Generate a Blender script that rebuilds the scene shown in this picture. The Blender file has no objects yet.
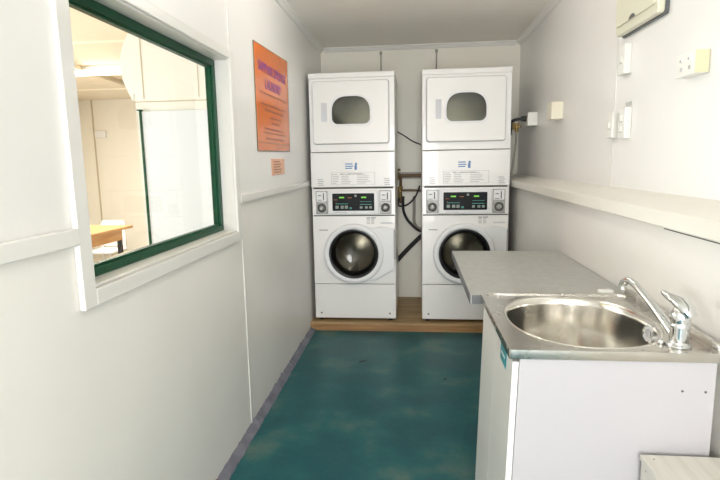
import bpy, bmesh, math, random
from mathutils import Vector, Matrix
from math import sin, cos, pi
random.seed(4)
SC = bpy.context.scene
COL = SC.collection
W = 1.806; H = 2.42; BK = 4.958; D = 4.153; ZP = 0.066

# ------------------------------------------------------------------ materials
def mat(name, col, rough=0.5, metal=0.0, **k):
    m = bpy.data.materials.new(name); m.use_nodes = True
    b = m.node_tree.nodes['Principled BSDF']
    b.inputs['Base Color'].default_value = (*col, 1)
    b.inputs['Roughness'].default_value = rough
    b.inputs['Metallic'].default_value = metal
    for a, v in k.items(): b.inputs[a.replace('_', ' ')].default_value = v
    return m
def noise_mat(name, c1, c2, scale, rough=0.5, metal=0.0, stretch=(1,1,1), detail=4, lo=.35, hi=.65, bump=0.0, rr=None, coat=0):
    m = mat(name, c1, rough, metal); nt = m.node_tree; N = nt.nodes; L = nt.links
    b = N['Principled BSDF']
    tc = N.new('ShaderNodeTexCoord'); mp = N.new('ShaderNodeMapping'); mp.inputs['Scale'].default_value = stretch
    no = N.new('ShaderNodeTexNoise'); no.inputs['Scale'].default_value = scale; no.inputs['Detail'].default_value = detail
    cr = N.new('ShaderNodeValToRGB'); cr.color_ramp.elements[0].position = lo; cr.color_ramp.elements[1].position = hi
    cr.color_ramp.elements[0].color = (*c1, 1); cr.color_ramp.elements[1].color = (*c2, 1)
    L.new(tc.outputs['Object'], mp.inputs['Vector']); L.new(mp.outputs['Vector'], no.inputs['Vector'])
    L.new(no.outputs['Fac'], cr.inputs['Fac']); L.new(cr.outputs['Color'], b.inputs['Base Color'])
    if bump:
        bp = N.new('ShaderNodeBump'); bp.inputs['Strength'].default_value = bump; bp.inputs['Distance'].default_value = .01
        L.new(no.outputs['Fac'], bp.inputs['Height']); L.new(bp.outputs['Normal'], b.inputs['Normal'])
    if rr:
        mr = N.new('ShaderNodeMapRange'); mr.inputs['To Min'].default_value = rr[0]; mr.inputs['To Max'].default_value = rr[1]
        L.new(no.outputs['Fac'], mr.inputs['Value']); L.new(mr.outputs['Result'], b.inputs['Roughness'])
    if coat: b.inputs['Coat Weight'].default_value = coat
    return m
def glass_mat(name, tint, ior=1.45, rough=0.0, strength=1.0):
    m = bpy.data.materials.new(name); m.use_nodes = True; nt = m.node_tree; N = nt.nodes; L = nt.links
    for n in list(N): N.remove(n)
    o = N.new('ShaderNodeOutputMaterial'); mx = N.new('ShaderNodeMixShader'); t = N.new('ShaderNodeBsdfTransparent')
    g = N.new('ShaderNodeBsdfGlossy'); lw = N.new('ShaderNodeLayerWeight'); lw.inputs['Blend'].default_value = .5
    pw = N.new('ShaderNodeMath'); pw.operation = 'POWER'; pw.inputs[1].default_value = 5; L.new(lw.outputs['Facing'], pw.inputs[0])
    r0_ = ((ior-1)/(ior+1))**2
    f = N.new('ShaderNodeMath'); f.operation = 'MULTIPLY_ADD'; f.inputs[1].default_value = (1-r0_)*strength; f.inputs[2].default_value = r0_*strength; L.new(pw.outputs[0], f.inputs[0])
    t.inputs['Color'].default_value = (*tint, 1); g.inputs['Roughness'].default_value = rough
    L.new(f.outputs[0], mx.inputs[0]); L.new(t.outputs[0], mx.inputs[1]); L.new(g.outputs[0], mx.inputs[2]); L.new(mx.outputs[0], o.inputs[0])
    return m
def emit(name, col, s):
    m = mat(name, col); b = m.node_tree.nodes['Principled BSDF']
    b.inputs['Emission Color'].default_value = (*col, 1); b.inputs['Emission Strength'].default_value = s
    return m

M = {}
M['wall'] = noise_mat('painted_wall', (.845,.832,.808), (.87,.857,.833), 1.6, .30, bump=.03)
M['wall_low'] = noise_mat('painted_wall_lower', (.87,.845,.795), (.90,.875,.825), 2.2, .35, bump=.03)
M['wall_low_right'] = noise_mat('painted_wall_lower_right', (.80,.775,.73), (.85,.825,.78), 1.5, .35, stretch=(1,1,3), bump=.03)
M['wall_back'] = noise_mat('painted_wall_back', (.83,.80,.69), (.86,.83,.72), 1.3, .4)
M['ceil'] = noise_mat('painted_ceiling', (.93,.90,.82), (.95,.92,.84), 1.5, .5)
M['trim'] = noise_mat('trim_paint', (.80,.785,.745), (.84,.825,.79), 6, .3, stretch=(1,.2,1))
M['ledge'] = noise_mat('ledge_paint', (.76,.73,.65), (.84,.81,.74), 5, .35, stretch=(1,.15,1), bump=.05)
M['green'] = mat('green_frame_paint', (.001,.060,.024), .4, 0, Specular_IOR_Level=.3)
M['floor'] = None
M['skirt'] = noise_mat('grey_skirting', (.12,.12,.16), (.20,.20,.24), 9, .55, bump=.3)
M['app'] = mat('appliance_enamel', (.89,.88,.855), .28, 0, Coat_Weight=.3)
M['app2'] = mat('appliance_plastic', (.84,.845,.85), .35)
M['app_grey'] = mat('pale_grey_plastic', (.62,.63,.66), .4)
M['line'] = mat('print_grey', (.42,.42,.42), .6)
M['line_pale'] = mat('print_pale_grey', (.50,.50,.48), .6)
M['blue_print'] = mat('blue_print', (.12,.25,.50), .5)
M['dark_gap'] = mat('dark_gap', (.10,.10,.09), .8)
M['black'] = mat('black_plastic', (.012,.012,.014), .3)
M['rubber'] = mat('black_rubber', (.02,.02,.02), .55)
M['panel_black'] = mat('black_display', (.006,.007,.009), .4, 0, Specular_IOR_Level=.15)
M['led'] = emit('green_digits', (.18,.55,.06), .5)
M['led_red'] = emit('amber_digits', (.35,.12,.03), .15)
M['button'] = mat('grey_button', (.26,.32,.28), .4)
M['button_g'] = mat('teal_button', (.06,.32,.26), .4)
M['coin'] = noise_mat('brushed_coin_plate', (.30,.30,.29), (.42,.42,.40), 30, .45, .4)
M['steel'] = mat('steel', (.62,.62,.60), .28, 1)
M['steel_dark'] = mat('drum_steel', (.62,.61,.57), .3, 1)
M['chrome'] = mat('chrome', (.72,.73,.74), .09, 1)
M['brushed'] = noise_mat('brushed_stainless', (.78,.76,.71), (.86,.84,.80), 14, .2, 1, stretch=(1,1,.05), rr=(.10,.24))
M['sinktop'] = noise_mat('stainless_top', (.60,.585,.54), (.68,.66,.62), 12, .26, 1, rr=(.2,.33))
M['laminate'] = noise_mat('grey_laminate', (.39,.39,.36), (.44,.44,.41), 30, .36)
M['laminate_edge'] = noise_mat('grey_laminate_edge', (.10,.105,.11), (.13,.135,.14), 20, .4)
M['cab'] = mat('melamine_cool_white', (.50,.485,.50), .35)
M['cab_door'] = mat('melamine_warm_white', (.87,.86,.83), .35)
M['ply'] = noise_mat('timber', (.30,.19,.08), (.46,.31,.15), 4, .5, stretch=(.6,5,5), bump=.1)
M['ply_edge'] = noise_mat('timber_edge', (.30,.15,.055), (.44,.25,.10), 5, .5, stretch=(.5,5,8), bump=.1)
M['orange'] = noise_mat('orange_laminated_paper', (.68,.145,.010), (.74,.175,.018), 3, .22)
M['orange_pale'] = noise_mat('faded_orange_paper', (.74,.34,.17), (.78,.40,.22), 20, .3)
M['orange_edge'] = mat('poster_sleeve_edge', (.20,.12,.06), .4)
M['purple'] = mat('purple_ink', (.20,.03,.25), .5)
M['ink'] = mat('brown_ink', (.30,.10,.045), .6)
M['brass'] = mat('old_brass', (.32,.22,.08), .42, .85)
M['copper'] = mat('old_copper_pipe', (.20,.13,.075), .5, .7)
M['greypipe'] = mat('grey_pipe', (.36,.34,.29), .5)
M['plastic'] = mat('white_electrical_plastic', (.84,.83,.78), .3)
M['plastic_cream'] = mat('cream_electrical_plastic', (.82,.78,.63), .35)
M['cap_yellow'] = mat('yellowish_plastic', (.70,.64,.42), .4)
M['meter'] = mat('cream_enamel', (.74,.72,.58), .3)
M['teal_sticker'] = mat('teal_sticker', (.03,.30,.36), .4)
M['box_paint'] = noise_mat('worn_white_paint_timber', (.66,.63,.56), (.75,.73,.66), 5, .5, stretch=(7,.7,3), bump=.15, lo=.3, hi=.55)
M['soap'] = mat('white_soap', (.85,.85,.80), .4)
M['cream_wall'] = mat('cream_panel_wall', (.88,.84,.76), .45)
M['cream_ceiling'] = mat('cream_panel_ceiling', (.85,.76,.62), .5)
M['joint'] = mat('panel_joint', (.55,.47,.34), .6)
M['partition'] = mat('pale_partition', (.85,.86,.82), .3)
M['doorwhite'] = mat('cool_white_door', (.77,.83,.92), .3)
M['table'] = noise_mat('orange_table_timber', (.62,.30,.10), (.74,.42,.18), 4, .4, stretch=(6,.6,6))
M['desk'] = mat('beige_desk', (.62,.53,.38), .5)
M['chair'] = mat('white_chair_plastic', (.75,.74,.72), .4)
M['floor2'] = noise_mat('beige_vinyl', (.40,.35,.27), (.46,.41,.32), 4, .5)
M['tube'] = emit('fluorescent_tube', (1,.93,.80), 9)
M['tube_room'] = emit('fluorescent_tube_room', (1,.965,.90), 36)
M['glass'] = glass_mat('window_glass', (.97,.98,.97), 1.38, 0, .6)
M['doorglass'] = glass_mat('door_glass', (.62,.62,.57), 1.5, .02)
M['drum_glass'] = glass_mat('washer_glass', (.52,.50,.44), 1.5, .02)

def floor_mat():
    m = mat('teal_floor_paint', (.01,.1,.11), .33, 0, Specular_IOR_Level=.35); nt = m.node_tree; N = nt.nodes; L = nt.links; b = N['Principled BSDF']
    tc = N.new('ShaderNodeTexCoord')
    n1 = N.new('ShaderNodeTexNoise'); n1.inputs['Scale'].default_value = 3.4; n1.inputs['Detail'].default_value = 3; n1.inputs['Roughness'].default_value = .45
    n2 = N.new('ShaderNodeTexNoise'); n2.inputs['Scale'].default_value = 38; n2.inputs['Detail'].default_value = 6
    r1 = N.new('ShaderNodeValToRGB'); e = r1.color_ramp.elements
    e[0].position = .42; e[0].color = (.003,.088,.105,1); e[1].position = .74; e[1].color = (.105,.185,.15,1)
    k = e.new(.55); k.color = (.008,.118,.128,1)
    mx = N.new('ShaderNodeMixRGB'); mx.blend_type = 'MULTIPLY'; mx.inputs[0].default_value = .35
    r2 = N.new('ShaderNodeValToRGB'); r2.color_ramp.elements[0].position = .3; r2.color_ramp.elements[0].color = (.55,.55,.55,1); r2.color_ramp.elements[1].position = .7
    L.new(tc.outputs['Object'], n1.inputs['Vector']); L.new(tc.outputs['Object'], n2.inputs['Vector'])
    L.new(n1.outputs['Fac'], r1.inputs['Fac']); L.new(n2.outputs['Fac'], r2.inputs['Fac'])
    L.new(r1.outputs['Color'], mx.inputs[1]); L.new(r2.outputs['Color'], mx.inputs[2]); L.new(mx.outputs[0], b.inputs['Base Color'])
    mr = N.new('ShaderNodeMapRange'); mr.inputs['To Min'].default_value = .28; mr.inputs['To Max'].default_value = .5
    L.new(n1.outputs['Fac'], mr.inputs['Value']); L.new(mr.outputs['Result'], b.inputs['Roughness'])
    bp = N.new('ShaderNodeBump'); bp.inputs['Strength'].default_value = .12; bp.inputs['Distance'].default_value = .004
    L.new(n2.outputs['Fac'], bp.inputs['Height']); L.new(bp.outputs['Normal'], b.inputs['Normal'])
    return m
M['floor'] = floor_mat()

# ------------------------------------------------------------------ mesh builder
class MB:
    def __init__(s): s.b = bmesh.new()
    def _join(s, t):
        me = bpy.data.meshes.new('t'); t.to_mesh(me); t.free(); s.b.from_mesh(me); bpy.data.meshes.remove(me)
    def box(s, x0, x1, y0, y1, z0, z1, bev=0.0, seg=2, rot=None, piv=None):
        t = bmesh.new(); bmesh.ops.create_cube(t, size=1)
        for v in t.verts:
            v.co = Vector(((x0+x1)/2 + v.co.x*(x1-x0), (y0+y1)/2 + v.co.y*(y1-y0), (z0+z1)/2 + v.co.z*(z1-z0)))
        if bev: bmesh.ops.bevel(t, geom=list(t.edges), offset=bev, segments=seg, profile=.5, affect='EDGES')
        if rot is not None:
            p = Vector(piv) if piv is not None else Vector(((x0+x1)/2,(y0+y1)/2,(z0+z1)/2))
            for v in t.verts: v.co = p + rot @ (v.co - p)
        s._join(t); return s
    def prism(s, pts, axis, a0, a1, bev=0.0, seg=2):
        """pts in the plane normal to axis ('y': (x,z), 'x': (y,z), 'z': (x,y))"""
        t = bmesh.new()
        def P(p, a): return {'y': (p[0], a, p[1]), 'x': (a, p[0], p[1]), 'z': (p[0], p[1], a)}[axis]
        A = [t.verts.new(P(p, a0)) for p in pts]; B = [t.verts.new(P(p, a1)) for p in pts]
        n = len(pts); fa = t.faces.new(A); fb = t.faces.new(B[::-1])
        for i in range(n): t.faces.new((A[i], B[i], B[(i+1) % n], A[(i+1) % n]))
        bmesh.ops.recalc_face_normals(t, faces=t.faces[:])
        if bev: bmesh.ops.bevel(t, geom=list(fa.edges)+list(fb.edges), offset=bev, segments=seg, profile=.5, affect='EDGES')
        s._join(t); return s
    def ring(s, outer, inner, c, a0, a1, n=96, axis='y', bev=0.0):
        """plate between two outlines, thick from a0 to a1"""
        t = bmesh.new()
        def P(p, a): return {'y': (p[0], a, p[1]), 'x': (a, p[0], p[1]), 'z': (p[0], p[1], a)}[axis]
        def hit(poly, th):
            d = (cos(th), sin(th)); best = None
            for i in range(len(poly)):
                x1, y1 = poly[i][0]-c[0], poly[i][1]-c[1]; x2, y2 = poly[(i+1) % len(poly)][0]-c[0], poly[(i+1) % len(poly)][1]-c[1]
                ex, ey = x2-x1, y2-y1; den = d[0]*ey - d[1]*ex
                if abs(den) < 1e-12: continue
                r = (x1*ey - y1*ex)/den; u = (x1*d[1] - y1*d[0])/den
                if r > 0 and -1e-6 <= u <= 1+1e-6: best = r if best is None else max(best, r)
            return (c[0]+d[0]*best, c[1]+d[1]*best)
        ths = sorted({round(2*pi*i/n, 5) for i in range(n)} | {round(math.atan2(p[1]-c[1], p[0]-c[0]) % (2*pi), 5) for p in outer})
        ths = [th for i, th in enumerate(ths) if i == 0 or th-ths[i-1] > 1e-4]; n = len(ths)
        O = [hit(outer, th) for th in ths]; I = [hit(inner, th) for th in ths]
        oa = [t.verts.new(P(p, a0)) for p in O]; ob = [t.verts.new(P(p, a1)) for p in O]
        ia = [t.verts.new(P(p, a0)) for p in I]; ib = [t.verts.new(P(p, a1)) for p in I]
        for i in range(n):
            j = (i+1) % n
            t.faces.new((oa[i], oa[j], ia[j], ia[i])); t.faces.new((ob[j], ob[i], ib[i], ib[j]))
            t.faces.new((oa[j], oa[i], ob[i], ob[j])); t.faces.new((ia[i], ia[j], ib[j], ib[i]))
        bmesh.ops.recalc_face_normals(t, faces=t.faces[:])
        if bev:
            es = [e for e in t.edges if all(v in oa for v in e.verts) or all(v in ia for v in e.verts)]
            bmesh.ops.bevel(t, geom=es, offset=bev, segments=2, profile=.5, affect='EDGES')
        s._join(t); return s
    def cyl(s, p0, p1, r, r1=None, n=20, cap=True):
        p0 = Vector(p0); p1 = Vector(p1); d = p1-p0; t = bmesh.new()
        bmesh.ops.create_cone(t, cap_ends=cap, segments=n, radius1=r, radius2=r if r1 is None else r1, depth=d.length)
        q = d.to_track_quat('Z', 'Y').to_matrix()
        for v in t.verts: v.co = (p0+p1)/2 + q @ v.co
        s._join(t); return s
    def lathe(s, prof, c=(0,0,0), axis='z', n=48, sx=1, sy=1):
        """prof: list of (r, h); closed ends where r == 0"""
        t = bmesh.new(); rings = []
        def P(x, y, h): return {'z': (c[0]+x*sx, c[1]+y*sy, c[2]+h), 'y': (c[0]+x*sx, c[1]+h, c[2]+y*sy), 'x': (c[0]+h, c[1]+x*sx, c[2]+y*sy)}[axis]
        for r, h in prof:
            rings.append([t.verts.new(P(0, 0, h))] if r < 1e-7 else [t.verts.new(P(r*cos(2*pi*i/n), r*sin(2*pi*i/n), h)) for i in range(n)])
        for a, b in zip(rings, rings[1:]):
            for i in range(n):
                j = (i+1) % n
                if len(a) == 1 and len(b) == 1: continue
                if len(a) == 1: t.faces.new((a[0], b[i], b[j]))
                elif len(b) == 1: t.faces.new((a[i], a[j], b[0]))
                else: t.faces.new((a[i], a[j], b[j], b[i]))
        bmesh.ops.recalc_face_normals(t, faces=t.faces[:])
        s._join(t); return s
    def tube(s, pts, r, n=12, sm=6, radii=None, flat=None):
        """smooth tube through pts; radii per control point; flat=(sx) squashes"""
        P = [Vector(p) for p in pts]
        if radii is None: radii = [r]*len(P)
        Q = []; R = []
        for i in range(len(P)-1):
            a = P[max(i-1, 0)]; b = P[i]; c = P[i+1]; d = P[min(i+2, len(P)-1)]
            for k in range(sm):
                u = k/sm
                Q.append(.5*((2*b) + (c-a)*u + (2*a-5*b+4*c-d)*u*u + (-a+3*b-3*c+d)*u**3)); R.append(radii[i]*(1-u)+radii[i+1]*u)
        Q.append(P[-1]); R.append(radii[-1])
        t = bmesh.new(); rings = []; up = None
        for i, q in enumerate(Q):
            tg = (Q[min(i+1, len(Q)-1)] - Q[max(i-1, 0)]).normalized()
            if up is None:
                up = Vector((0,0,1)) if abs(tg.z) < .9 else Vector((1,0,0))
            sd = tg.cross(up).normalized(); up = sd.cross(tg).normalized()
            f = flat or 1
            rings.append([t.verts.new(q + sd*R[i]*cos(2*pi*k/n) + up*R[i]*f*sin(2*pi*k/n)) for k in range(n)])
        for a, b in zip(rings, rings[1:]):
            for i in range(n): t.faces.new((a[i], a[(i+1) % n], b[(i+1) % n], b[i]))
        t.faces.new(rings[0][::-1]); t.faces.new(rings[-1])
        bmesh.ops.recalc_face_normals(t, faces=t.faces[:])
        s._join(t); return s
    def build(s, name, m, parent=None, smooth=False, origin=None):
        me = bpy.data.meshes.new(name)
        if origin is not None:
            for v in s.b.verts: v.co -= Vector(origin)
        s.b.to_mesh(me); s.b.free()
        for q in (m if isinstance(m, (list, tuple)) else [m]): me.materials.append(q)
        o = bpy.data.objects.new(name, me); COL.objects.link(o)
        if origin is not None: o.location = origin
        if parent: o.parent = parent
        if smooth:
            for p in me.polygons: p.use_smooth = True
            if smooth != 'all':
                try: me.set_sharp_from_angle(angle=math.radians(26 if smooth is True else smooth))
                except Exception: pass
        return o
def islands(mb, name, m, parent=None, smooth=False, loc=None):
    """every separate piece of the builder becomes an object of its own"""
    b = mb.b; b.verts.ensure_lookup_table(); seen = set(); out = []
    for v in b.verts:
        if v in seen: continue
        st_ = [v]; comp = set([v])
        while st_:
            q = st_.pop()
            for e in q.link_edges:
                w_ = e.other_vert(q)
                if w_ not in comp: comp.add(w_); st_.append(w_)
        seen |= comp
        n_ = MB(); mp = {q: n_.b.verts.new(q.co) for q in comp}
        for f_ in {f_ for q in comp for f_ in q.link_faces}: n_.b.faces.new([mp[q] for q in f_.verts])
        o = n_.build(name, m, parent, smooth)
        if loc is not None: o.location = loc
        out.append(o)
    b.free(); return out
def empty(name, loc=(0,0,0)):
    o = bpy.data.objects.new(name, None); COL.objects.link(o); o.location = loc; o.empty_display_size = .05; return o
def tag(o, label, cat, group=None, kind=None):
    o['label'] = label; o['category'] = cat
    if group: o['group'] = group
    if kind: o['kind'] = kind
    return o
def struct(o): o['kind'] = 'structure'; return o
def rrect(x0, x1, z0, z1, r, n=6):
    p = []
    for cx, cz, a in ((x1-r, z1-r, 0), (x0+r, z1-r, 90), (x0+r, z0+r, 180), (x1-r, z0+r, 270)):
        for k in range(n+1):
            t = math.radians(a+90*k/n); p.append((cx+r*cos(t), cz+r*sin(t)))
    return p
def arch(cx, cz, hw, hh, n=28):
    """window outline: rounded lower corners, domed top"""
    p = []
    for k in range(n+1):
        t = pi*k/n
        x = cos(t); z = sin(t)
        p.append((cx + hw*math.copysign(abs(x)**.62, x), cz - hh*.10 + hh*1.10*abs(z)**.95))
    r = .045
    for cxx, a in ((cx-hw+r, 180), (cx+hw-r, 270)):
        for k in range(6):
            t = math.radians(a+90*k/5); p.append((cxx+r*cos(t), cz-hh+r+r*sin(t)))
    return p
def circ(cx, cz, r, n=72): return [(cx+r*cos(2*pi*i/n), cz+r*sin(2*pi*i/n)) for i in range(n)]

# ------------------------------------------------------------------ room shell
YF = -2.6
struct(MB().box(-.1, W+.1, YF-.1, BK+.1, -.1, 0).build('floor', M['floor']))
struct(MB().box(-.1, W+.1, YF-.1, BK+.1, H, H+.08).build('ceiling', M['ceil']))
struct(MB().box(0, W, BK, BK+.1, 0, H).build('wall_back', M['wall_back']))
# left wall with the window opening
WY0, WY1, WZ0, WZ1 = 1.272, 2.418, 1.060, 1.862
wl = MB()
wl.box(-.1, 0, YF, WY0, 1.20, H).box(-.1, 0, WY1, BK, 1.20, H).box(-.1, 0, WY0, WY1, WZ1, H)
struct(wl.build('wall_left', M['wall']))
wl = MB()
wl.box(-.1, -.0008, YF, WY0, 0, 1.20).box(-.1, -.0008, WY1, BK, 0, 1.20).box(-.1, -.0008, WY0, WY1, 0, WZ0)
struct(wl.build('wall_left_lower', M['wall_low']))
struct(MB().box(W, W+.1, YF, BK, 0, H).build('wall_right', M['wall']))
LX = 1.662; LZ = 1.158   # thicker lower part of the right wall, capped by the ledge
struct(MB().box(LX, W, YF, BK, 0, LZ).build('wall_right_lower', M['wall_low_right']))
led = MB().prism([(W, 1.243), (1.628, 1.2155), (1.622, 1.211), (1.622, 1.168), (1.628, 1.163), (1.645, 1.163), (1.645, LZ), (W, LZ)], 'y', YF, BK)
struct(led.build('trim_7', M['ledge']))
# front wall (behind the camera) with an open doorway
fw_ = MB().box(0, .35, YF-.1, YF, 0, H).box(1.35, W, YF-.1, YF, 0, H).box(.35, 1.35, YF-.1, YF, 2.08, H)
struct(fw_.build('wall_front', M['wall']))
# cornices
def cornice(name, pts, axis, a0, a1): struct(MB().prism(pts, axis, a0, a1).build(name, M['trim']))
cornice('trim_1', [(0,H),(.038,H),(.038,H-.008),(.024,H-.016),(.016,H-.030),(.007,H-.036),(0,H-.036)], 'y', YF, BK)
cornice('trim_2', [(W,H),(W-.038,H),(W-.038,H-.008),(W-.024,H-.016),(W-.016,H-.030),(W-.007,H-.036),(W,H-.036)], 'y', YF, BK)
cornice('trim_3', [(BK,H),(BK-.038,H),(BK-.038,H-.008),(BK-.024,H-.016),(BK-.016,H-.030),(BK-.007,H-.036),(BK,H-.036)], 'x', .038, W-.038)
# chair rail on the left wall
struct(MB().box(0, .018, YF, 1.222, 1.184, 1.229, .004).build('trim_4', M['trim']))
struct(MB().box(0, .018, 2.478, BK, 1.192, 1.229, .004).build('trim_5', M['trim']))
# panel joint strips
struct(MB().box(0, .004, 2.452, 2.466, 1.90, H-.036, .0015).build('trim_6', M['trim']))
struct(MB().box(-.001, .003, 2.502, 2.513, .02, 1.192, .001).build('trim_8', M['trim']))
struct(MB().box(W-.004, W, 2.625, 2.640, 1.243, H-.036, .0015).build('trim_9', M['trim']))
struct(MB().box(.905, .911, BK-.002, BK, .09, H-.036).build('trim_10', M['wall_back']))
# ceiling panel joints
for i, (x,) in enumerate(((.60,), (1.20,))):
    struct(MB().box(x, x+.006, YF, BK-.038, H-.0025, H).build('trim_%d' % (11+i), M['ceil']))
# ragged grey skirting at the foot of the left wall
sk = bmesh.new(); n = 160; y0 = YF; y1 = 4.11; A = []
n = 260
for i in range(n+1):
    y = y0+(y1-y0)*i/n; j = random.uniform(-.003, .004); jj = random.uniform(-.002, .003)
    if random.random() < .05: j += .010
    A.append([sk.verts.new(p) for p in ((0, y, 0), (.043+jj, y, 0), (.040+jj, y, .006), (.010, y, .022+j), (0, y, .024+j))])
for a, b in zip(A, A[1:]):
    for k in range(4): sk.faces.new((a[k], a[k+1], b[k+1], b[k]))
bmesh.ops.recalc_face_normals(sk, faces=sk.faces[:])
m_ = MB(); m_._join(sk); struct(m_.build('baseboard_left', M['skirt']))

# ------------------------------------------------------------------ window
win = empty('window_1', (0, (WY0+WY1)/2, WZ0)); struct(win)
wp = win.location
def wbuild(mb, name, m, **k):
    o = mb.build(name, m, win, **k); o.location = -wp; return o
cs = MB()
cs.box(0, .016, 1.218, 1.272, 1.012, 1.900, .003).box(0, .016, 2.418, 2.476, 1.012, 1.900, .003)
cs.box(0, .0162, 1.272, 2.418, 1.862, 1.900, .003).box(0, .0162, 1.272, 2.418, 1.012, 1.058, .003)
wbuild(cs, 'casing', M['trim'])
lin = MB().box(-.1, .004, WY0, WY1, WZ0, WZ0+.006).box(-.1, .004, WY0, WY1, WZ1-.006, WZ1).box(-.1, .004, WY0, WY0+.006, WZ0+.006, WZ1-.006).box(-.1, .004, WY1-.006, WY1, WZ0+.006, WZ1-.006)
wbuild(lin, 'sill_lining', M['trim'])
gy0, gy1, gz0, gz1 = WY0+.006, WY1-.006, WZ0+.006, WZ1-.006
gf = MB()
gf.box(-.092, -.055, gy0, gy1, gz0, gz0+.026, .003).box(-.092, -.055, gy0, gy1, gz1-.03, gz1, .003)
gf.box(-.092, -.055, gy0, gy0+.032, gz0+.026, gz1-.03, .003).box(-.092, -.055, gy1-.036, gy1, gz0+.026, gz1-.03, .003)
gf.box(-.084, -.064, gy0+.03, gy1-.034, gz0+.024, gz0+.034).box(-.084, -.064, gy0+.03, gy1-.034, gz1-.038, gz1-.028)
gf.box(-.084, -.064, gy1-.046, gy1-.034, gz0+.03, gz1-.034).box(-.084, -.064, gy0+.03, gy0+.04, gz0+.03, gz1-.034)
wbuild(gf, 'window_frame', M['green'])
wbuild(MB().box(-.076, -.072, gy0+.034, gy1-.04, gz0+.028, gz1-.032), 'pane', M['glass'])

# ------------------------------------------------------------------ next room
BX = -4.7; BY = 8.0
struct(MB().box(BX-.1, -.1, YF, BY+.1, -.1, -.0).build('floor.001', M['floor2']))
struct(MB().box(BX-.1, -.1, YF, BY+.1, H, H+.08).build('ceiling.001', M['cream_ceiling']))
struct(MB().box(BX, -.1, BY, BY+.1, 0, H).build('wall_far', M['cream_wall']))
struct(MB().box(BX-.1, BX, YF, BY, 0, H).build('wall_outer', M['cream_wall']))
struct(MB().box(BX, -.1, YF-.1, YF, 0, H).build('wall_near', M['cream_wall']))
struct(MB().box(-.1, 0, BK, BY, 0, H).build('wall_inner', M['cream_wall']))
for k, x in enumerate((-4.235, -3.30)):
    struct(MB().box(x-.012, x+.012, BY-.006, BY, 0, H).build('trim_%d' % (20+k), M['joint']))
struct(MB().box(BX, -.12, 4.30, 4.335, H-.02, H).build('trim_22', M['cream_ceiling']))
struct(MB().box(BX, -.12, 6.9, 6.93, H-.012, H).build('trim_23', M['cream_ceiling']))
cb = MB().box(-2.66, -2.62, 4.345, 7.9, H-.045, H, rot=Matrix.Rotation(math.radians(7), 3, 'Z'), piv=(-2.62, 5.6, H))
struct(cb.build('trim_24', M['joint']))
# partition with a wavy edge and a doorway panel edged in dark green
pts = [(-1.318, 0.0), (-1.318, 1.80), (-1.345, 1.89), (-1.40, 2.02), (-1.425, 2.13), (-1.415, 2.23), (-1.38, 2.32), (-1.335, 2.40), (-1.33, H), (-.12, H), (-.12, 0)]
P2 = []
for i in range(1, 7):
    a = pts[i-1]; b = pts[i]; c = pts[i+1]; d = pts[i+2]
    for k in range(5):
        u = k/5
        P2.append(tuple(.5*((2*b[q]) + (c[q]-a[q])*u + (2*a[q]-5*b[q]+4*c[q]-d[q])*u*u + (-a[q]+3*b[q]-3*c[q]+d[q])*u**3) for q in (0, 1)))
P2 = [pts[0]] + P2 + [pts[7]] + pts[8:]
struct(MB().prism(P2, 'y', 4.0, 4.05).build('wall_partition', M['partition']))
struct(MB().box(-1.25, -1.243, 3.997, 4.0, 1.9, H).box(-1.318, -.12, 3.996, 4.0, 1.872, 1.879).box(-.80, -.795, 3.997, 4.0, 1.9, H).build('trim_25', M['joint']))
dr = struct(MB().box(-1.262, -.2, 3.972, 3.998, .02, 1.80, .003).build('door_1', M['doorwhite']))
MB().box(-1.280, -1.262, 3.965, 3.999, .01, 1.812, .002).box(-1.299, -1.262, 3.965, 3.999, 1.806, 1.815, .002).build('door_edge_strip', M['green'], dr)
# fluorescent lamp on the ceiling
fl = tag(empty('fluorescent_lamp', (-2.75, 5.35, H)), 'glowing white fluorescent tube lamp on the ceiling beyond the window', 'ceiling lamp')
MB().box(-.62, .62, -.05, .05, -.05, 0, .006).build('lamp_body', M['app2'], fl)
tb = MB().cyl((-.6, -.028, -.07), (.6, -.028, -.07), .018).cyl((-.6, .028, -.07), (.6, .028, -.07), .018)
islands(tb, 'tube', M['tube'], fl, True)
islands(MB().box(-.62, -.6, -.05, .05, -.095, -.05, .003).box(.6, .62, -.05, .05, -.095, -.05, .003), 'end_cap', M['app2'], fl)
tag(MB().box(-4.20, -4.02, BY-.05, BY, 1.83, 1.94, .01).build('electrical_box', M['app2']), 'small white box high on the cream wall beyond the window', 'electrical box')
# table
tx0, tx1, ty0, ty1 = -3.5, -2.15, 4.15, 5.27
t = tag(empty('dining_table', ((tx0+tx1)/2, (ty0+ty1)/2, 0)), 'orange timber table with black legs seen through the window', 'table')
o = t.location
def rel(mb, name, m, par=t, **k):
    q = mb.build(name, m, par, **k); q.location = -par.location; return q
rel(MB().box(tx0, tx1, ty0, ty1, .722, .75, .004), 'tabletop', M['table'])
rel(MB().box(tx0+.06, tx1-.06, ty0+.06, ty0+.08, .61, .722).box(tx0+.06, tx1-.06, ty1-.14, ty1-.12, .61, .722).box(tx0+.06, tx0+.08, ty0+.08, ty1-.14, .61, .722).box(tx1-.08, tx1-.06, ty0+.08, ty1-.14, .61, .722), 'apron', M['table'])
for x in (tx0+.1, tx1-.1):
    for y in (ty0+.1, ty1-.11):
        rel(MB().box(x-.02, x+.02, y-.02, y+.02, 0, .722, .002), 'leg', M['black'])
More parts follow.
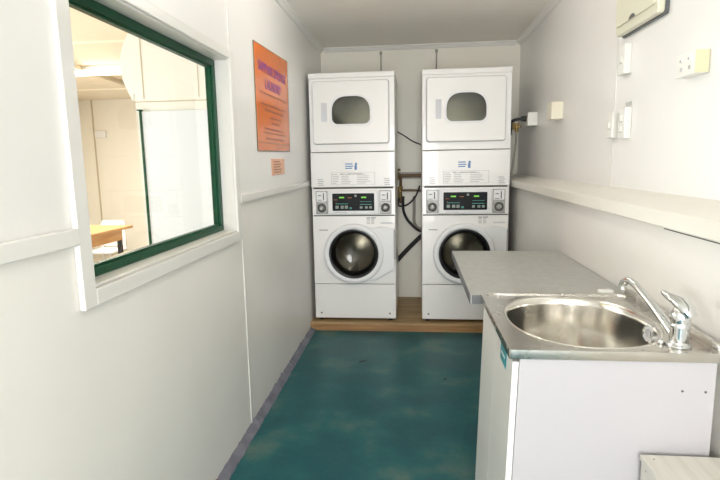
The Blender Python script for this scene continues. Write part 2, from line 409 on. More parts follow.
# white chair behind the table
def chair(loc, label):
    c = tag(empty('plastic_chair', loc), label, 'chair')
    MB().box(-.22, .22, -.21, .21, .42, .45, .012).build('seat', M['chair'], c)
    MB().prism(rrect(-.21, .21, .47, .80, .06), 'y', .20, .22, .004).build('backrest', M['chair'], c)
    for sx in (-1, 1):
        for sy in (-1, 1):
            MB().cyl((sx*.19, sy*.18, .42), (sx*.22, sy*.21, 0), .017).build('leg', M['chair'], c, smooth=True)
        MB().box(sx*.2-.015, sx*.2+.015, .18, .21, .42, .56, .004).build('back_post', M['chair'], c)
    return c
chair((-2.70, 5.62, 0), 'white plastic chair tucked behind the orange timber table').scale = (.72, .85, .93)
# beige desk just beyond the window
dk = tag(empty('beige_desk', (-1.05, 3.35, 0)), 'plain beige desk just beyond the green framed window', 'desk')
dt = MB().prism([(-1.36, 2.75), (-.45, 2.75), (-.45, 3.95), (-1.455, 3.95)], 'z', .67, .70, .003)
q = dt.build('tabletop', M['desk'], dk); q.location = -dk.location
for x in (-1.30, -.52):
    for y in (2.82, 3.88):
        q = MB().box(x-.02, x+.02, y-.02, y+.02, 0, .67, .002).build('leg', M['desk'], dk); q.location = -dk.location

# ------------------------------------------------------------------ timber platform
pf = tag(empty('timber_platform', (.85, 4.108, 0)), 'low timber platform under the two washer dryer stacks', 'platform')
q = MB().box(.002, LX-.002, 4.108, BK-.003, ZP-.016, ZP, .001).build('deck', M['ply'], pf); q.location = -pf.location
q = MB().box(.002, LX-.002, 4.104, 4.150, 0, ZP-.016, .0).build('front_edge', M['ply_edge'], pf); q.location = -pf.location
islands(MB().box(.02, LX-.02, 4.5, 4.54, 0, ZP-.016).box(.02, LX-.02, 4.85, 4.89, 0, ZP-.016), 'joist', M['ply_edge'], pf, loc=-pf.location)

# ------------------------------------------------------------------ washer dryer stack
SW = .683; SD = .715; SH = 1.98
def make_stack():
    r = empty('washer_dryer_stack', (0, 0, 0))
    # washer cabinet : shell with a front plate that has a round hole
    wz1 = .856
    cb = MB()
    cb.box(.004, .016, .02, SD, .02, 1.078).box(SW-.016, SW-.004, .02, SD, .02, 1.078).box(.016, SW-.016, SD-.012, SD, .02, 1.078)
    cb.box(.016, SW-.016, .02, SD-.012, .02, .032)
    cb.ring([(.004,.291),(SW-.004,.291),(SW-.004,.853),(.004,.853)], circ(.341,.545,.235), (.341,.545), .004, .02, bev=.003)
    cb.build('washer_cabinet', M['app'], r, smooth=16)
    MB().box(.004, SW-.004, .004, .03, .022, .286, .005).build('lower_panel', M['app'], r)
    islands(MB().box(.010, SW-.010, .012, .018, .285, .292).box(.010, SW-.010, .012, .018, .852, .862), 'seam', M['dark_gap'], r)
    for x in (.05, .63):
        for y in (.05, .66):
            MB().cyl((x, y, 0), (x, y, .029), .018, n=14).build('foot', M['rubber'], r)
    islands(MB().cyl((.055, .0045, .04), (.055, .002, .04), .007, n=12).cyl((.628, .0045, .04), (.628, .002, .04), .007, n=12), 'screw', M['dark_gap'], r)
    # door
    cx, cz = .338, .545; R0 = .248
    out = []
    for k in range(0, 61):
        a = math.radians(62 + (300-62)*k/60); out.append((cx+R0*cos(a), cz+R0*sin(a)))
    out += [(.52, .330), (.668, .414), (.673, .424), (.673, .748), (.668, .756)]
    a0 = (cx+R0*cos(math.radians(62)), cz+R0*sin(math.radians(62)))
    out += [(.56, .768), (a0[0]+.03, a0[1]-.010)]
    dm = MB().ring(out, circ(cx, cz, .203), (cx, cz), -.022, .003, bev=.010)
    door = dm.build('washer_door', M['app2'], r, smooth=16)
    MB().lathe([(.246,-.0222),(.246,-.0245),(.238,-.0300),(.228,-.0325),(.214,-.0325),(.203,-.028),(.200,-.015),(.203,0)], (cx,0,cz), 'y', 80).build('door_rim', M['app2'], door, smooth='all')
    MB().lathe([(.203,-.028),(.199,-.033),(.190,-.031),(.180,-.022),(.172,-.004),(.160,.05),(.160,.06),(.203,.06),(.203,-.026)], (cx,0,cz), 'y', 80).build('door_seal', M['black'], door, smooth='all')
    MB().lathe([(.178,-.018),(.172,-.006),(.155,.02),(.13,.04),(.08,.055),(0,.060)], (cx,0,cz), 'y', 64).build('door_glass', M['drum_glass'], door, smooth='all')
    MB().box(.664, .6765, -.0235, -.002, .50, .742, .002).build('door_handle', M['line'], door)
    # drum inside
    dr = MB().lathe([(.212,.065),(.235,.08),(.235,.40),(.20,.42),(.12,.40),(.05,.385),(0,.38)], (cx,0,cz), 'y', 72)
    for k in range(3):
        a = math.radians(20+120*k)
        dr.prism([(cx+.235*cos(a-.16), cz+.235*sin(a-.16)), (cx+.150*cos(a), cz+.150*sin(a)), (cx+.235*cos(a+.16), cz+.235*sin(a+.16))], 'y', .10, .40)
    dr.build('drum', M['steel_dark'], r, smooth=True)
    # little print on the washer front
    MB().box(.055, .125, .0020, .0042, .735, .744).build('maker_mark', M['line'], r)
    islands(MB().box(.445, .475, .002, .0042, .833, .843).box(.482, .520, .002, .0042, .833, .843), 'care_mark', M['line'], r)
    for x0 in (.447, .482):
        sm = MB()
        for z in (.823, .812, .801, .790): sm.box(x0, x0+.026, .0025, .0042, z, z+.005)
        sm.build('small_print', M['line_pale'], r)
    MB().box(.560, .655, .0015, .0042, .790, .800, .001).build('side_label', M['app_grey'], r)
    # control panel
    pz0, pz1 = .862, 1.076
    MB().box(.004, SW-.004, .003, .03, pz0, pz1, .003).build('control_fascia', M['app'], r)
    MB().box(.135, .545, -.006, .004, .868, 1.062, .006).build('control_panel', M['app2'], r)
    dp = MB().prism(rrect(.171, .511, .898, 1.038, .006), 'y', -.009, -.005).build('display', M['panel_black'], r)
    islands(MB().box(.228, .268, -.0102, -.0088, 1.000, 1.011).box(.407, .447, -.0102, -.0088, 1.000, 1.011), 'green_digits', M['led'], dp)
    islands(MB().box(.296, .330, -.0102, -.0088, 1.000, 1.006).box(.186, .215, -.0102, -.0088, .985, .989).box(.196, .205, -.0102, -.0088, .96, .964), 'amber_light', M['led_red'], dp)
    for x0 in (.196, .238, .272, .394, .436, .470):
        islands(MB().box(x0, x0+(.026 if x0 < .3 else .022), -.0115, -.0088, .915, .940 if x0 < .3 else .934, .002), 'button', M['button'], dp)
    islands(MB().box(.310, .330, -.0115, -.0088, .912, .928, .002).box(.200, .30, -.0102, -.0088, .952, .957).box(.395, .49, -.0102, -.0088, .946, .951).box(.395, .49, -.0102, -.0088, .97, .973), 'green_marking', M['button_g'], dp)
    MB().lathe([(0,-.003),(.010,-.002),(.010,0)], (.361,-.009,1.018), 'y', 20).build('round_light', M['button'], dp)
    MB().box(.19, .29, -.0068, -.0055, .880, .884).build('model_line', M['line'], r)
    # coin mechanisms
    for x0 in (.036, .553):
        cm = MB().box(x0, x0+.095, -.010, .004, .872, 1.060, .004).build('coin_box', M['coin'], r)
        MB().box(x0+.006, x0+.089, -.0125, -.009, .976, 1.054, .003).build('coin_plate', M['app2'], cm)
        MB().box(x0+.060, x0+.068, -.0140, -.012, .986, 1.042, .001).box(x0+.020, x0+.046, -.0140, -.012, 1.020, 1.026).box(x0+.016, x0+.050, -.0140, -.012, .984, .988).build('coin_slot', M['dark_gap'], cm)
        MB().lathe([(.036,0),(.036,-.006),(.030,-.012),(.023,-.012),(.021,-.006)], (x0+.048,-.010,.922), 'y', 32).build('lock_ring', M['dark_gap'], cm, smooth=True)
        MB().lathe([(0,-.022),(.012,-.022),(.020,-.016),(.022,-.004)], (x0+.048,-.010,.922), 'y', 32).build('lock', M['coin'], cm, smooth=True)
    # dryer cabinet
    dz0 = 1.078
    db = MB()
    db.box(.004, .016, .004, SD, dz0, 1.937).box(SW-.016, SW-.004, .004, SD, dz0, 1.937).box(.016, SW-.016, SD-.012, SD, dz0, 1.937)
    db.box(.016, SW-.016, .004, SD-.012, dz0, dz0+.012)
    db.ring([(.004,1.370),(SW-.004,1.370),(SW-.004,1.937),(.004,1.937)], arch(.338, 1.69, .17, .125), (.338,1.69), -.004, .012, bev=.003)
    db.build('dryer_cabinet', M['app'], r, smooth=16)
    lp = MB().box(.003, SW-.003, -.012, .02, 1.088, 1.364, .006).build('service_panel', M['app'], r)
    islands(MB().box(.008, SW-.008, .0, .012, 1.361, 1.373), 'seam', M['dark_gap'], r)
    MB().box(.0, SW, -.010, SD, 1.937, SH, .008).build('lid', M['app'], r)
    # dryer door
    ddm = MB().ring(rrect(.036, .634, 1.433, 1.912, .022), arch(.338, 1.69, .158, .113), (.338,1.69), -.030, -.006, n=120, bev=.006)
    dd = ddm.build('dryer_door', M['app'], r, smooth=16)
    MB().ring(arch(.338, 1.69, .166, .122), arch(.338, 1.69, .150, .106), (.338,1.69), -.033, -.026, n=96, bev=.002).build('window_rim', M['app2'], dd, smooth=True)
    MB().prism(arch(.338, 1.69, .155, .110), 'y', -.026, -.022).build('dryer_glass', M['doorglass'], dd)
    MB().prism(rrect(.104, .148, 1.605, 1.750, .006), 'y', -.0325, -.029, .001).build('handle_recess', M['app_grey'], dd)
    MB().ring(rrect(.031, .639, 1.428, 1.917, .024), rrect(.040, .630, 1.437, 1.908, .02), (.338,1.69), -.0062, -.0035, n=120).build('door_gasket', M['line'], dd)
    # inside of the dryer
    MB().lathe([(.24,.02),(.26,.05),(.26,.50),(.22,.52),(0,.52)], (.338,0,1.665), 'y', 64).build('dryer_drum', M['steel_dark'], r, smooth=True)
    # labels on the service panel
    lb = MB()
    for z, w_ in ((1.268, .058), (1.250, .062), (1.234, .055)): lb.box(.283, .283+w_, -.0130, -.0118, z, z+.009)
    lb.box(.357, .377, -.0130, -.0118, 1.226, 1.262).lathe([(0,-.001),(.010,-.001),(.010,0)], (.370,-.012,1.272), 'y', 14)
    lb.build('maker_logo', M['blue_print'], lp)
    ft = MB()
    X0, X1, Z0, Z1 = .168, .520, 1.108, 1.206
    ft.box(X0, X1, -.0130, -.0118, Z0, Z0+.002).box(X0, X1, -.0130, -.0118, Z1-.002, Z1).box(X0, X0+.003, -.0130, -.0118, Z0, Z1).box(X1-.003, X1, -.0130, -.0118, Z0, Z1)
    rng = random.Random(9)
    for q in range(6):
        z = Z1-.018-q*.014
        for a, b in ((.176,.235), (.25,.36), (.375,.505)):
            ft.box(a, a+(b-a)*rng.uniform(.5, .95), -.0130, -.0118, z, z+.0045)
    ft.build('instruction_chart', M['line_pale'], lp)
    MB().box(.24, .265, -.0132, -.012, 1.190, 1.197).box(.30, .42, -.0132, -.012, 1.190, 1.197).build('chart_heading', M['line'], lp)
    for x0 in (.055, .590):
        sp = MB()
        for q in range(4):
            sp.box(x0+.006*(q % 2), x0+.045+.008*(q % 2), -.0130, -.0118, 1.150-q*.015, 1.155-q*.015)
        sp.build('small_print', M['line'], lp)
    MB().box(.02, SW-.02, .0, .006, 1.076, 1.090).build('shadow_gap', M['dark_gap'], r)
    for q in [k for k in bpy.data.objects if k.parent == r or (k.parent and k.parent.parent == r)]:
        for v in q.data.vertices:
            if v.co.z > .03: v.co.z += .026
    return r
def copy_tree(o, parent=None):
    c = o.copy(); COL.objects.link(c)
    if parent: c.parent = parent
    for ch in [k for k in bpy.data.objects if k.parent == o]: copy_tree(ch, c)
    return c
st = make_stack()
tag(st, 'white coin operated washer and dryer stack against the left wall', 'washer dryer', 'coin operated washer dryer stacks')
st2 = copy_tree(st)
st.location = (.0305, D+.012, ZP)
st2.location = (.9203, D+.012, ZP)
for q in st2.children:
    if q.name.startswith('dryer_door'):      # not quite shut
        a_ = math.radians(1.3); q.rotation_euler[2] = a_; q.location = (.634*(1-cos(a_)), -.634*sin(a_), 0)
tag(st2, 'white coin operated washer and dryer stack behind the grey benchtop', 'washer dryer', 'coin operated washer dryer stacks')

# ------------------------------------------------------------------ pipes and hoses between the stacks
def lab(mb, name, m, label, cat, group=None, smooth=True): return tag(mb.build(name, m, smooth=smooth), label, cat, group)
pg = tag(empty('water_pipe', (.81, BK, 1.24)), 'old copper water pipe with brass taps on the back wall between the stacks', 'pipe')
def prel(mb, name, m, smooth=True):
    o = mb.build(name, m, pg, smooth=smooth); o.location = -pg.location; return o
prel(MB().tube([(.735,4.93,.985),(.735,4.93,1.10),(.735,4.93,1.24)], .013).tube([(.725,4.93,1.243),(.82,4.93,1.243),(.95,4.93,1.243)], .015).tube([(.735,4.93,1.105),(.84,4.93,1.105),(.95,4.93,1.10)], .010), 'pipe_run', M['copper'])
prel(MB().box(.70, .96, 4.945, BK, 1.215, 1.275, .002), 'mounting_board', M['greypipe'], False)
for (x, z) in ((.705, 1.245), (.728, 1.08)):
    prel(MB().cyl((x,4.93,z-.04), (x,4.93,z+.03), .017).cyl((x,4.93,z), (x,4.892,z-.01), .013).cyl((x,4.90,z+.03), (x,4.90,z+.05), .008), 'tap_body', M['brass'])
    prel(MB().cyl((x,4.90,z+.045), (x,4.90,z+.06), .028, n=10).cyl((x-.03,4.90,z+.065),(x+.03,4.90,z+.055), .007), 'tap_handle', M['brass'])
lab(MB().tube([(.86,4.945,1.05),(.86,4.945,.92),(.862,4.945,.80),(.90,4.945,.745),(.96,4.945,.74)], .014), 'waste_pipe', M['greypipe'], 'thin grey bent pipe on the back wall between the stacks', 'pipe')
lab(MB().tube([(.72,4.905,1.04),(.715,4.90,.965),(.79,4.897,.97),(.86,4.897,1.03),(.895,4.897,1.10),(.912,4.897,1.15)], .008), 'inlet_hose', M['rubber'], 'thin black hose curving up behind the right stack', 'hose')
lab(MB().tube([(.757,4.93,1.05),(.757,4.92,.93),(.79,4.91,.84),(.84,4.90,.78),(.89,4.90,.735),(.93,4.90,.72)], .013), 'inlet_hose', M['rubber'], 'black hose curving down from the tap between the stacks', 'hose')
lab(MB().tube([(.95,4.936,.69),(.90,4.936,.645),(.82,4.936,.565),(.74,4.936,.48),(.68,4.936,.41)], .021), 'drain_hose', M['rubber'], 'thick black corrugated drain hose running down to the left stack', 'hose')
lab(MB().tube([(.67,4.953,1.67),(.76,4.953,1.62),(.85,4.953,1.56),(.95,4.953,1.52)], .006), 'power_cable', M['rubber'], 'thin black cable slung between the two dryers', 'cable')
for x, s_ in ((.560, 'left'), (1.064, 'right')):
    h = MB().cyl((x, BK-.012, 2.0), (x, BK-.012, 2.345), .006, n=10).cyl((x, BK-.013, 2.345), (x, BK-.013, 2.372), .012, n=12)
    lab(h, 'conduit', M['greypipe'], 'thin grey conduit rising behind the %s stack to the ceiling' % s_, 'conduit', 'conduits on the back wall')

# ------------------------------------------------------------------ right wall electrics
struct(MB().box(1.6605, LX, .9, 1.75, 1.150, 1.1565).build('trim_13', M['dark_gap']))  # dark strip added as the shadow line under the ledge
b1 = tag(MB().box(W-.075, W, 4.20, 4.31, 1.632, 1.735, .006).build('power_socket', M['plastic']), 'small white socket box with a black plug, by the right dryer', 'power socket')
pc = tag(empty('power_plug', (W-.10, 4.26, 1.69)), 'black plug and lead going from the wall socket behind the right dryer', 'plug')
q = MB().cyl((W-.075, 4.255, 1.69), (W-.115, 4.255, 1.69), .022, .018, n=14).tube([(W-.11,4.255,1.69),(W-.15,4.26,1.685),(W-.18,4.30,1.67),(W-.17,4.37,1.63),(W-.16,4.45,1.58)], .012).build('plug_lead', M['rubber'], pc, smooth=True); q.location = -pc.location
gv = tag(empty('gas_valve', (1.70, 4.45, 1.66)), 'brass valve with a grey hose hanging beside the right stack', 'valve')
q = MB().cyl((1.665,4.47,1.63),(1.72,4.47,1.655), .013, n=12).cyl((1.70,4.47,1.60),(1.70,4.47,1.67), .016, n=12).box(1.69,1.735,4.45,4.49,1.635,1.65,.003).cyl((1.64,4.47,1.68),(1.69,4.47,1.655),.012,n=10).build('valve_body', M['brass'], gv, smooth=True); q.location = -gv.location
q = MB().tube([(1.70,4.47,1.61),(1.695,4.46,1.5),(1.675,4.44,1.36),(1.66,4.43,1.245)], .009).build('valve_hose', M['greypipe'], gv, smooth=True); q.location = -gv.location
tag(MB().box(W-.075, W, 3.50, 3.62, 1.628, 1.738, .006).build('junction_box', M['plastic_cream']), 'small cream junction box, second from the far end of the right wall', 'junction box')
def switch(y0, y1, z0, z1, label, n=1, lip=False):
    s = tag(empty('wall_switch', (W, (y0+y1)/2, (z0+z1)/2)), label, 'switch', 'switches on the right wall')
    L_ = -s.location
    q = MB().box(W-.030, W, y0, y1, z0, z1, .005).build('switch_plate', M['plastic'], s); q.location = L_
    yc = (y0+y1)/2
    for k in range(n):
        z = z0+(z1-z0)*(k+1)/(n+1)
        q = MB().box(W-.036, W-.029, yc-.010, yc+.010, z-.014, z+.014, .003).build('rocker', M['plastic'], s); q.location = L_
        q = MB().box(W-.0315, W-.0295, yc-.013, yc+.013, z-.018, z-.0155).build('shadow_line', M['line'], s); q.location = L_
    return s
switch(2.470, 2.545, 1.745, 1.875, 'white light switch just below the cream meter box', 1)
switch(2.575, 2.650, 1.470, 1.590, 'white wall switch left of its twin, lower on the right wall', 1)
s3 = switch(2.430, 2.505, 1.462, 1.598, 'white wall switch with a tiny note above it, right of its twin', 2)
q = MB().box(W-.003, W, 2.44, 2.50, 1.606, 1.622).build('paper_note', M['line_pale'], s3); q.location = -s3.location
so = tag(empty('double_socket', (W, 1.90, 1.68)), 'white double power socket alone on the right wall near the picture edge', 'power socket')
q = MB().box(W-.046, W, 1.842, 1.968, 1.646, 1.722, .004).build('socket_box', M['plastic'], so); q.location = -so.location
q = MB().box(W-.045, W-.002, 1.8405, 1.8425, 1.648, 1.720).build('end_cap', M['cap_yellow'], so); q.location = -so.location  # thin plate making the near end yellower than the box
for y in (1.872, 1.925):
    q = MB().box(W-.051, W-.045, y-.009, y+.009, 1.692, 1.708, .002).build('rocker', M['plastic'], so); q.location = -so.location
    q = MB().box(W-.0475, W-.0455, y-.004, y-.001, 1.664, 1.676).box(W-.0475, W-.0455, y+.003, y+.006, 1.664, 1.676).box(W-.052, W-.0505, y-.004, y+.004, 1.694, 1.701).build('socket_holes', M['line'], so); q.location = -so.location
mb_ = tag(empty('meter_box', (W, 2.35, 2.1)), 'cream metal meter box high on the right wall, cut by the photo top', 'meter box')
def mrel(m_, name, mt):
    q = m_.build(name, mt, mb_); q.location = -mb_.location; return q
mrel(MB().prism(rrect(2.143, 2.560, 1.909, 2.33, .014), 'x', W-.014, W, .002), 'back_tray', M['laminate_edge'])
mrel(MB().prism(rrect(2.150, 2.562, 1.915, 2.33, .014), 'x', W-.040, W-.013, .004), 'box_body', M['meter'])
md = mrel(MB().prism(rrect(2.170, 2.545, 1.950, 2.315, .010), 'x', W-.048, W-.039, .002), 'box_door', M['meter'])
q = MB().prism([(2.40,1.951),(2.39,1.962),(2.37,1.968),(2.35,1.966),(2.335,1.951)], 'x', W-.0495, W-.047).build('finger_notch', M['dark_gap'], md)

# ------------------------------------------------------------------ posters on the left wall
def text_mesh(s, size, loc, m, name, parent, bold=.0):
    cu = bpy.data.curves.new('t', 'FONT'); cu.body = s; cu.size = size; cu.align_x = 'CENTER'; cu.align_y = 'CENTER'; cu.extrude = .0006; cu.offset = bold
    o = bpy.data.objects.new('t', cu); COL.objects.link(o); dg = bpy.context.evaluated_depsgraph_get()
    me = bpy.data.meshes.new_from_object(o.evaluated_get(dg)); bpy.data.objects.remove(o); bpy.data.curves.remove(cu)
    R_ = Matrix(((0,0,1),(1,0,0),(0,1,0)))
    for v in me.vertices: v.co = R_ @ v.co
    me.materials.clear(); me.materials.append(m); me.name = name
    q = bpy.data.objects.new(name, me); COL.objects.link(q); q.parent = parent; q.location = loc
    return q
po = tag(empty('laundry_poster', (0, 3.21, 1.46)), 'large orange laundry notice with purple heading on the left wall', 'poster')
MB().prism([(-.375,-.008),(.368,0),(.380,.600),(-.372,.575)], 'x', 0, .0045).build('poster_sheet', M['orange'], po)
e_ = MB()
for a, b in (((-.375,-.008),(.368,0)), ((.368,0),(.380,.600)), ((.380,.600),(-.372,.575)), ((-.372,.575),(-.375,-.008))):
    e_.cyl((.003, a[0], a[1]), (.003, b[0], b[1]), .0035, n=6)
e_.build('sleeve_edge', M['orange_edge'], po)
text_mesh('SAPPHIRE SPRINGS', .074, (.0048, .0, .462), M['purple'], 'heading_text', po, .0014)
text_mesh('LAUNDRY', .078, (.0048, 0, .375), M['purple'], 'heading_text', po, .0014)
rg = random.Random(3); tl = MB()
for z, a, b in ((.318,-.30,.30), (.255,-.26,.25), (.225,-.20,.22), (.185,-.10,.16), (.155,-.06,.12), (.118,-.22,.20), (.095,-.25,.26), (.062,-.20,.22)):
    y = a
    while y < b:
        w_ = rg.uniform(.02, .05); tl.box(.0044, .0052, y, min(y+w_, b), z, z+.009); y += w_+.010
tl.build('small_print', M['ink'], po)
MB().box(.0044, .0056, -.372, .366, .040, .043).build('sleeve_seam', M['orange_edge'], po)
pn = tag(empty('small_notice', (0, 3.26, 1.36)), 'small faded orange notice under the large orange poster', 'notice')
MB().prism([(-.150,-.053),(.155,-.050),(.160,.050),(-.155,.048)], 'x', 0, .003).build('notice_sheet', M['orange_pale'], pn)
tl = MB()
for z in (.028, .012, -.004, -.020, -.036):
    tl.box(.0028, .0035, -.11, -.11+rg.uniform(.15, .22), z, z+.005)
tl.build('small_print', M['ink'], pn)

# ------------------------------------------------------------------ benchtop
BT = .875
bn = tag(empty('benchtop', (1.36, 2.43, 0)), 'grey laminate benchtop along the right wall, beyond the sink', 'benchtop')
def brel(m_, name, mt):
    q = m_.build(name, mt, bn); q.location = -bn.location; return q
brel(MB().box(1.073, LX-.004, 1.9525, 2.925, BT-.036, BT, .0015), 'top_panel', [M['laminate']])
brel(MB().box(1.0705, 1.0732, 1.9525, 2.925, BT-.036, BT-.0015).box(1.077, LX-.004, 1.951, 1.9527, BT-.036, BT-.0015), 'edge_strip', M['laminate_edge'])
for y in (2.05, 2.86): brel(MB().box(1.42, 1.46, y-.02, y+.02, 0, BT-.036, .002), 'leg', M['cab_door'])
brel(MB().box(1.62, LX-.002, 1.97, 2.9, BT-.09, BT-.036), 'wall_cleat', M['cab_door'])

# ------------------------------------------------------------------ sink cabinet
cx0, cx1, cy0, cy1 = 1.121, 1.634, 1.357, 1.928; CT = .858
cbn = tag(empty('sink_cabinet', (1.37, 1.64, 0)), 'white melamine sink cabinet carrying the stainless steel basin', 'cabinet')
def crel(m_, name, mt, par=None):
    q = m_.build(name, mt, par or cbn)
    q.location = -cbn.location if par is None else (0,0,0)
    return q
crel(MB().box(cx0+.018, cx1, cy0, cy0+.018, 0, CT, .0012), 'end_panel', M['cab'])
crel(MB().box(cx0+.018, cx1, cy1-.018, cy1, 0, CT, .0012).box(cx0+.018, cx1, cy0+.018, cy1-.018, .08, .098).box(cx1-.012, cx1, cy0+.018, cy1-.018, .098, CT), 'carcass', M['cab_door'])
crel(MB().box(cx0+.06, cx0+.075, cy0+.018, cy1-.018, 0, .08), 'kickboard', M['cab_door'])
for (a, b) in ((cy0, (cy0+cy1)/2-.0015), ((cy0+cy1)/2+.0015, cy1)):
    d_ = crel(MB().box(cx0, cx0+.0165, a, b, .09, CT-.012, .0015), 'door', M['cab_door'])
    yh = b-.04 if a == cy0 else a+.04
    if a == cy0: MB().tube([(cx0, 1.50, .375), (cx0-.006, 1.50, .37), (cx0-.006, 1.50, .335), (cx0, 1.50, .33)], .003, n=8, sm=3).build('handle', M['app2'], d_, smooth=True)
islands(MB().cyl((1.554,cy0+.001,.776),(1.554,cy0-.0015,.776), .0032, n=10).cyl((1.611,cy0+.001,.775),(1.611,cy0-.0015,.775), .0032, n=10), 'screw_hole', M['dark_gap'], cbn, loc=-cbn.location)
crel(MB().box(cx0-.0012, cx0, 1.440, 1.535, .790, .838), 'teal_sticker', M['teal_sticker'])
crel(MB().box(cx0-.0018, cx0-.001, 1.46, 1.52, .812, .820), 'sticker_print', M['app2'])

for q in list(cbn.children) + [k for c in cbn.children for k in c.children]:
    if q.name.split('.')[0] in ('door', 'end_panel', 'teal_sticker', 'sticker_print', 'handle', 'kickboard'):
        for v in q.data.vertices:
            if v.co.x < 1.16: v.co.x -= max(0, CT-v.co.z)*.032
# ------------------------------------------------------------------ stainless sink
ST = .884
sk = tag(empty('stainless_sink', (1.37, 1.64, ST)), 'stainless steel sink top with a deep round basin on the white cabinet', 'sink')
def srel(m_, name, mt, smooth=True):
    q = m_.build(name, mt, sk, smooth=smooth); q.location = -sk.location; return q
sx0, sx1, sy0, sy1 = 1.109, 1.640, 1.345, 1.950
bc = (1.372, 1.648); brx, bry = .214, .262
def ell(s, n=96, e=2.25):
    p = []
    for i in range(n):
        a = 2*pi*i/n; c_, s_ = cos(a), sin(a)
        p.append((bc[0]+brx*s*math.copysign(abs(c_)**(2/e), c_), bc[1]+bry*s*math.copysign(abs(s_)**(2/e), s_)))
    return p
srel(MB().ring(rrect(sx0+.012, sx1-.002, sy0+.012, sy1-.002, .012), ell(1.0), bc, ST-.010, ST-.004, n=128, axis='z'), 'sink_deck', M['sinktop'])
srel(MB().ring(rrect(sx0, sx1, sy0, sy1, .008), rrect(sx0+.018, sx1-.014, sy0+.018, sy1-.012, .020), (1.378,1.634), ST-.026, ST, n=128, axis='z', bev=.003), 'raised_rim', M['sinktop'])
srel(MB().box(1.628, 1.646, sy0, sy1, ST-.004, ST+.020, .004), 'upstand', M['sinktop'])
srel(MB().box(1.646, LX, sy0, sy1, ST-.02, ST+.006, .002), 'grey_back_strip', M['line'])  # grey strip filling the gap between upstand and wall
# basin
t = bmesh.new(); rings = []
prof = [(1.035, -.0042), (1.02, -.002), (1.0, -.0045), (.975, -.012), (.965, -.03), (.955, -.12), (.94, -.19), (.88, -.225), (.70, -.238), (.30, -.242), (.09, -.244)]
for s_, z in prof: rings.append([t.verts.new((p[0], p[1], ST+z)) for p in ell(s_, 96, 2.25 if s_ > .5 else 2)])
for a, b in zip(rings, rings[1:]):
    for i in range(96): t.faces.new((a[i], a[(i+1) % 96], b[(i+1) % 96], b[i]))
t.faces.new(rings[-1]); bmesh.ops.recalc_face_normals(t, faces=t.faces[:])
m_ = MB(); m_._join(t); bas = srel(m_, 'basin', M['brushed'], 'all')
md_ = bas.modifiers.new('thick', 'SOLIDIFY'); md_.thickness = .0012; md_.offset = -1
srel(MB().lathe([(.045,.0005),(.042,.003),(.032,.001),(.028,-.004),(0,-.004)], (bc[0],bc[1],ST-.243), 'z', 32), 'drain', M['chrome'])
# overflow on the wall-side of the basin
ov = MB().lathe([(.029,-.0015),(.029,.004),(.025,.007),(.021,.004),(.019,0)], (0,0,0), 'x', 28)
o_ = srel(ov, 'overflow', M['chrome'])
th = 0
nd = Vector((-cos(th)*1, -sin(th), 0))
o_.rotation_euler = (0, 0, pi+math.radians(14)); o_.location = Vector((1.5775, 1.612, ST-.040)) - sk.location
o2 = MB().lathe([(.020,.001),(.0,.001)], (0,0,0), 'x', 24).lathe([(.021,.004),(.0175,.007),(.014,.004)], (0,0,0), 'x', 24).build('overflow_ring', M['app2'], o_, smooth=True)

# ------------------------------------------------------------------ mixer tap
tp = tag(empty('mixer_tap', (1.562, 1.410, ST-.004)), 'chrome single lever mixer tap at the near corner of the sink', 'tap')
MB().lathe([(0,0),(.031,0),(.031,.005),(.027,.007),(.0235,.010),(.0235,.020)], (0,0,0), 'z', 40).build('base_ring', M['chrome'], tp, smooth='all')
MB().lathe([(.0235,.014),(.024,.030),(.0245,.055),(.025,.062),(.0235,.064),(.0245,.067),(.0255,.080),(.024,.092),(.018,.102),(.008,.107),(0,.108)], (0,0,0), 'z', 40).build('body', M['chrome'], tp, smooth='all')
MB().tube([(-.008,.008,.024), (-.018,.042,.052), (-.034,.100,.092), (-.047,.150,.120), (-.054,.180,.131), (-.060,.203,.131), (-.064,.218,.120), (-.065,.221,.108)], .012, n=16,
    radii=[.0135,.0135,.0115,.0105,.0105,.011,.0115,.0115]).build('spout', M['chrome'], tp, smooth='all')
MB().cyl((-.065,.221,.110), (-.0655,.2215,.100), .0118, n=18).build('aerator', M['steel'], tp, smooth=True)
MB().tube([(.018,-.018,.084), (.012,-.010,.100), (.002,.004,.114), (-.008,.020,.122), (-.017,.037,.128), (-.024,.054,.135)], .014, n=16,
    radii=[.020,.0265,.0245,.018,.013,.008], flat=.72).build('lever', M['chrome'], tp, smooth='all')
MB().lathe([(0,.0),(.012,.0),(.006,.012),(0,.014)], (-.038,.018,0), 'z', 16).build('chain_stay', M['chrome'], tp, smooth='all')

# soap pieces on the bench
sp_ = MB().box(-.026, .026, -.016, .016, 0, .016, .006)
s_ = tag(sp_.build('soap_piece', M['soap']), 'small white soap scrap on the benchtop by the sink', 'soap'); s_.location = (1.575, 1.985, BT); s_.rotation_euler[2] = .2

# painted timber box in the lower right corner
bx = tag(empty('painted_box', (1.55, 1.0, 0)), 'worn white painted timber box in the lower right corner', 'box')
q = MB().box(1.452, LX-.002, .62, 1.341, .590, .604, .002).build('lid', M['box_paint'], bx); q.location = -bx.location
q = MB().box(1.456, 1.472, .625, 1.338, 0, .590, .001).box(1.472, LX-.002, 1.322, 1.338, 0, .590).box(1.472, LX-.002, .625, .641, 0, .590).build('side_panel', M['box_paint'], bx); q.location = -bx.location
q = MB().cyl((1.478,1.318,.6042),(1.478,1.318,.6052), .0028, n=10).cyl((1.455,1.31,.575),(1.4562,1.31,.575), .003, n=10).build('nail', M['line'], bx); q.location = -bx.location

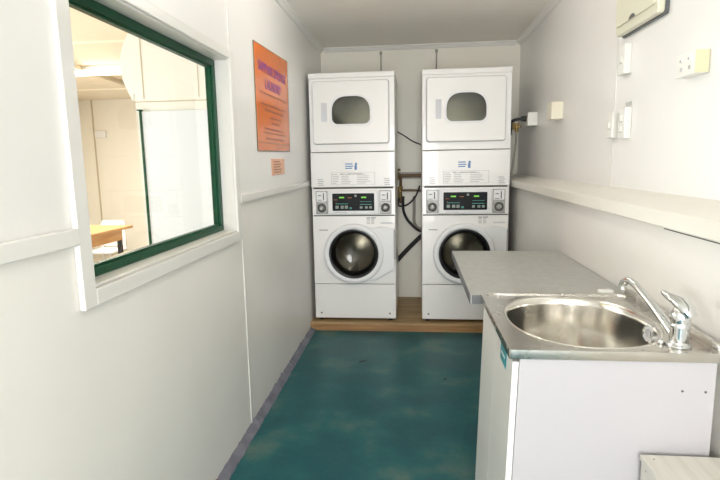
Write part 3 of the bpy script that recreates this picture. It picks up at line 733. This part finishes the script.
# leaf bits on the floor
def leaf(loc, rz, label, L_=.05):
    l = tag(MB().prism([(-L_/2,0),(-L_*.2,.007),(L_*.25,.006),(L_/2,.001),(L_*.2,-.006),(-L_*.3,-.005)], 'z', 0, .002).build('leaf_scrap', M['rubber']), label, 'leaf', 'scraps on the teal floor')
    l.location = loc; l.rotation_euler[2] = rz
leaf((.501, 3.45, .0005), .5, 'dark curled leaf scrap on the teal floor before the left stack', .06)
leaf((1.054, 3.18, .0005), .2, 'tiny dark speck on the teal floor near the sink cabinet', .025)

# ------------------------------------------------------------------ lights
def area(name, loc, rot, sx, sy, p, col):
    l = bpy.data.lights.new(name, 'AREA'); l.shape = 'RECTANGLE'; l.size = sx; l.size_y = sy; l.energy = p; l.color = col
    o = bpy.data.objects.new(name, l); COL.objects.link(o); o.location = loc; o.rotation_euler = rot; return o
R = math.radians
# daylight through the doorway behind the camera
area('doorway_daylight', (.85, YF-.05, 1.1), (R(90), 0, 0), 1.0, 2.0, 100, (.98,.98,1))
# ceiling batten lamps of this room (out of the frame, above the camera)
cl = tag(empty('ceiling_lamp', (.78, -.7, H)), 'white ceiling batten lamp nearer the doorway', 'ceiling lamp', 'ceiling battens of the laundry')
MB().box(-.05, .05, -.6, .6, -.045, 0, .005).build('lamp_body', M['app2'], cl)
MB().cyl((0,-.58,-.066), (0,.58,-.066), .016).build('tube', M['tube_room'], cl, smooth=True)
cl2 = copy_tree(cl); cl2.location = (.78, 2.72, H)
# next room : its lamp, and an added fill light at the outer wall
area('next_room_lamp', (-2.75, 5.35, H-.12), (0,0,0), 1.2, .12, 64, (1,.94,.86))
area('next_room_fill', (BX+.05, 2.6, 1.4), (0, R(-90), 0), 1.4, 3.5, 210, (.95,.98,1))
w = bpy.data.worlds.new('World'); SC.world = w; w.use_nodes = True
w.node_tree.nodes['Background'].inputs[0].default_value = (.9,.95,1,1); w.node_tree.nodes['Background'].inputs[1].default_value = 1.0

# ------------------------------------------------------------------ camera
f, yaw, pit, roll = 519.174, .1051, .15, -.0178
fwv = Vector((-sin(yaw)*cos(pit), cos(yaw)*cos(pit), -sin(pit)))
r0 = Vector((cos(yaw), sin(yaw), 0)); u0 = r0.cross(fwv)
r2 = r0*cos(roll)+u0*sin(roll); u2 = -r0*sin(roll)+u0*cos(roll)
cam = bpy.data.cameras.new('Camera'); co = bpy.data.objects.new('Camera', cam); COL.objects.link(co)
Mx = Matrix((( r2.x, u2.x, -fwv.x, .8596), (r2.y, u2.y, -fwv.y, 0), (r2.z, u2.z, -fwv.z, 1.3825), (0,0,0,1)))
co.matrix_world = Mx
cam.sensor_width = 36; cam.lens = f*36/720; cam.clip_start = .02
SC.camera = co
vs = SC.view_settings; vs.view_transform = 'Standard'; vs.look = 'None'; vs.gamma = 1; vs.exposure = 0.13; vs.use_curve_mapping = False
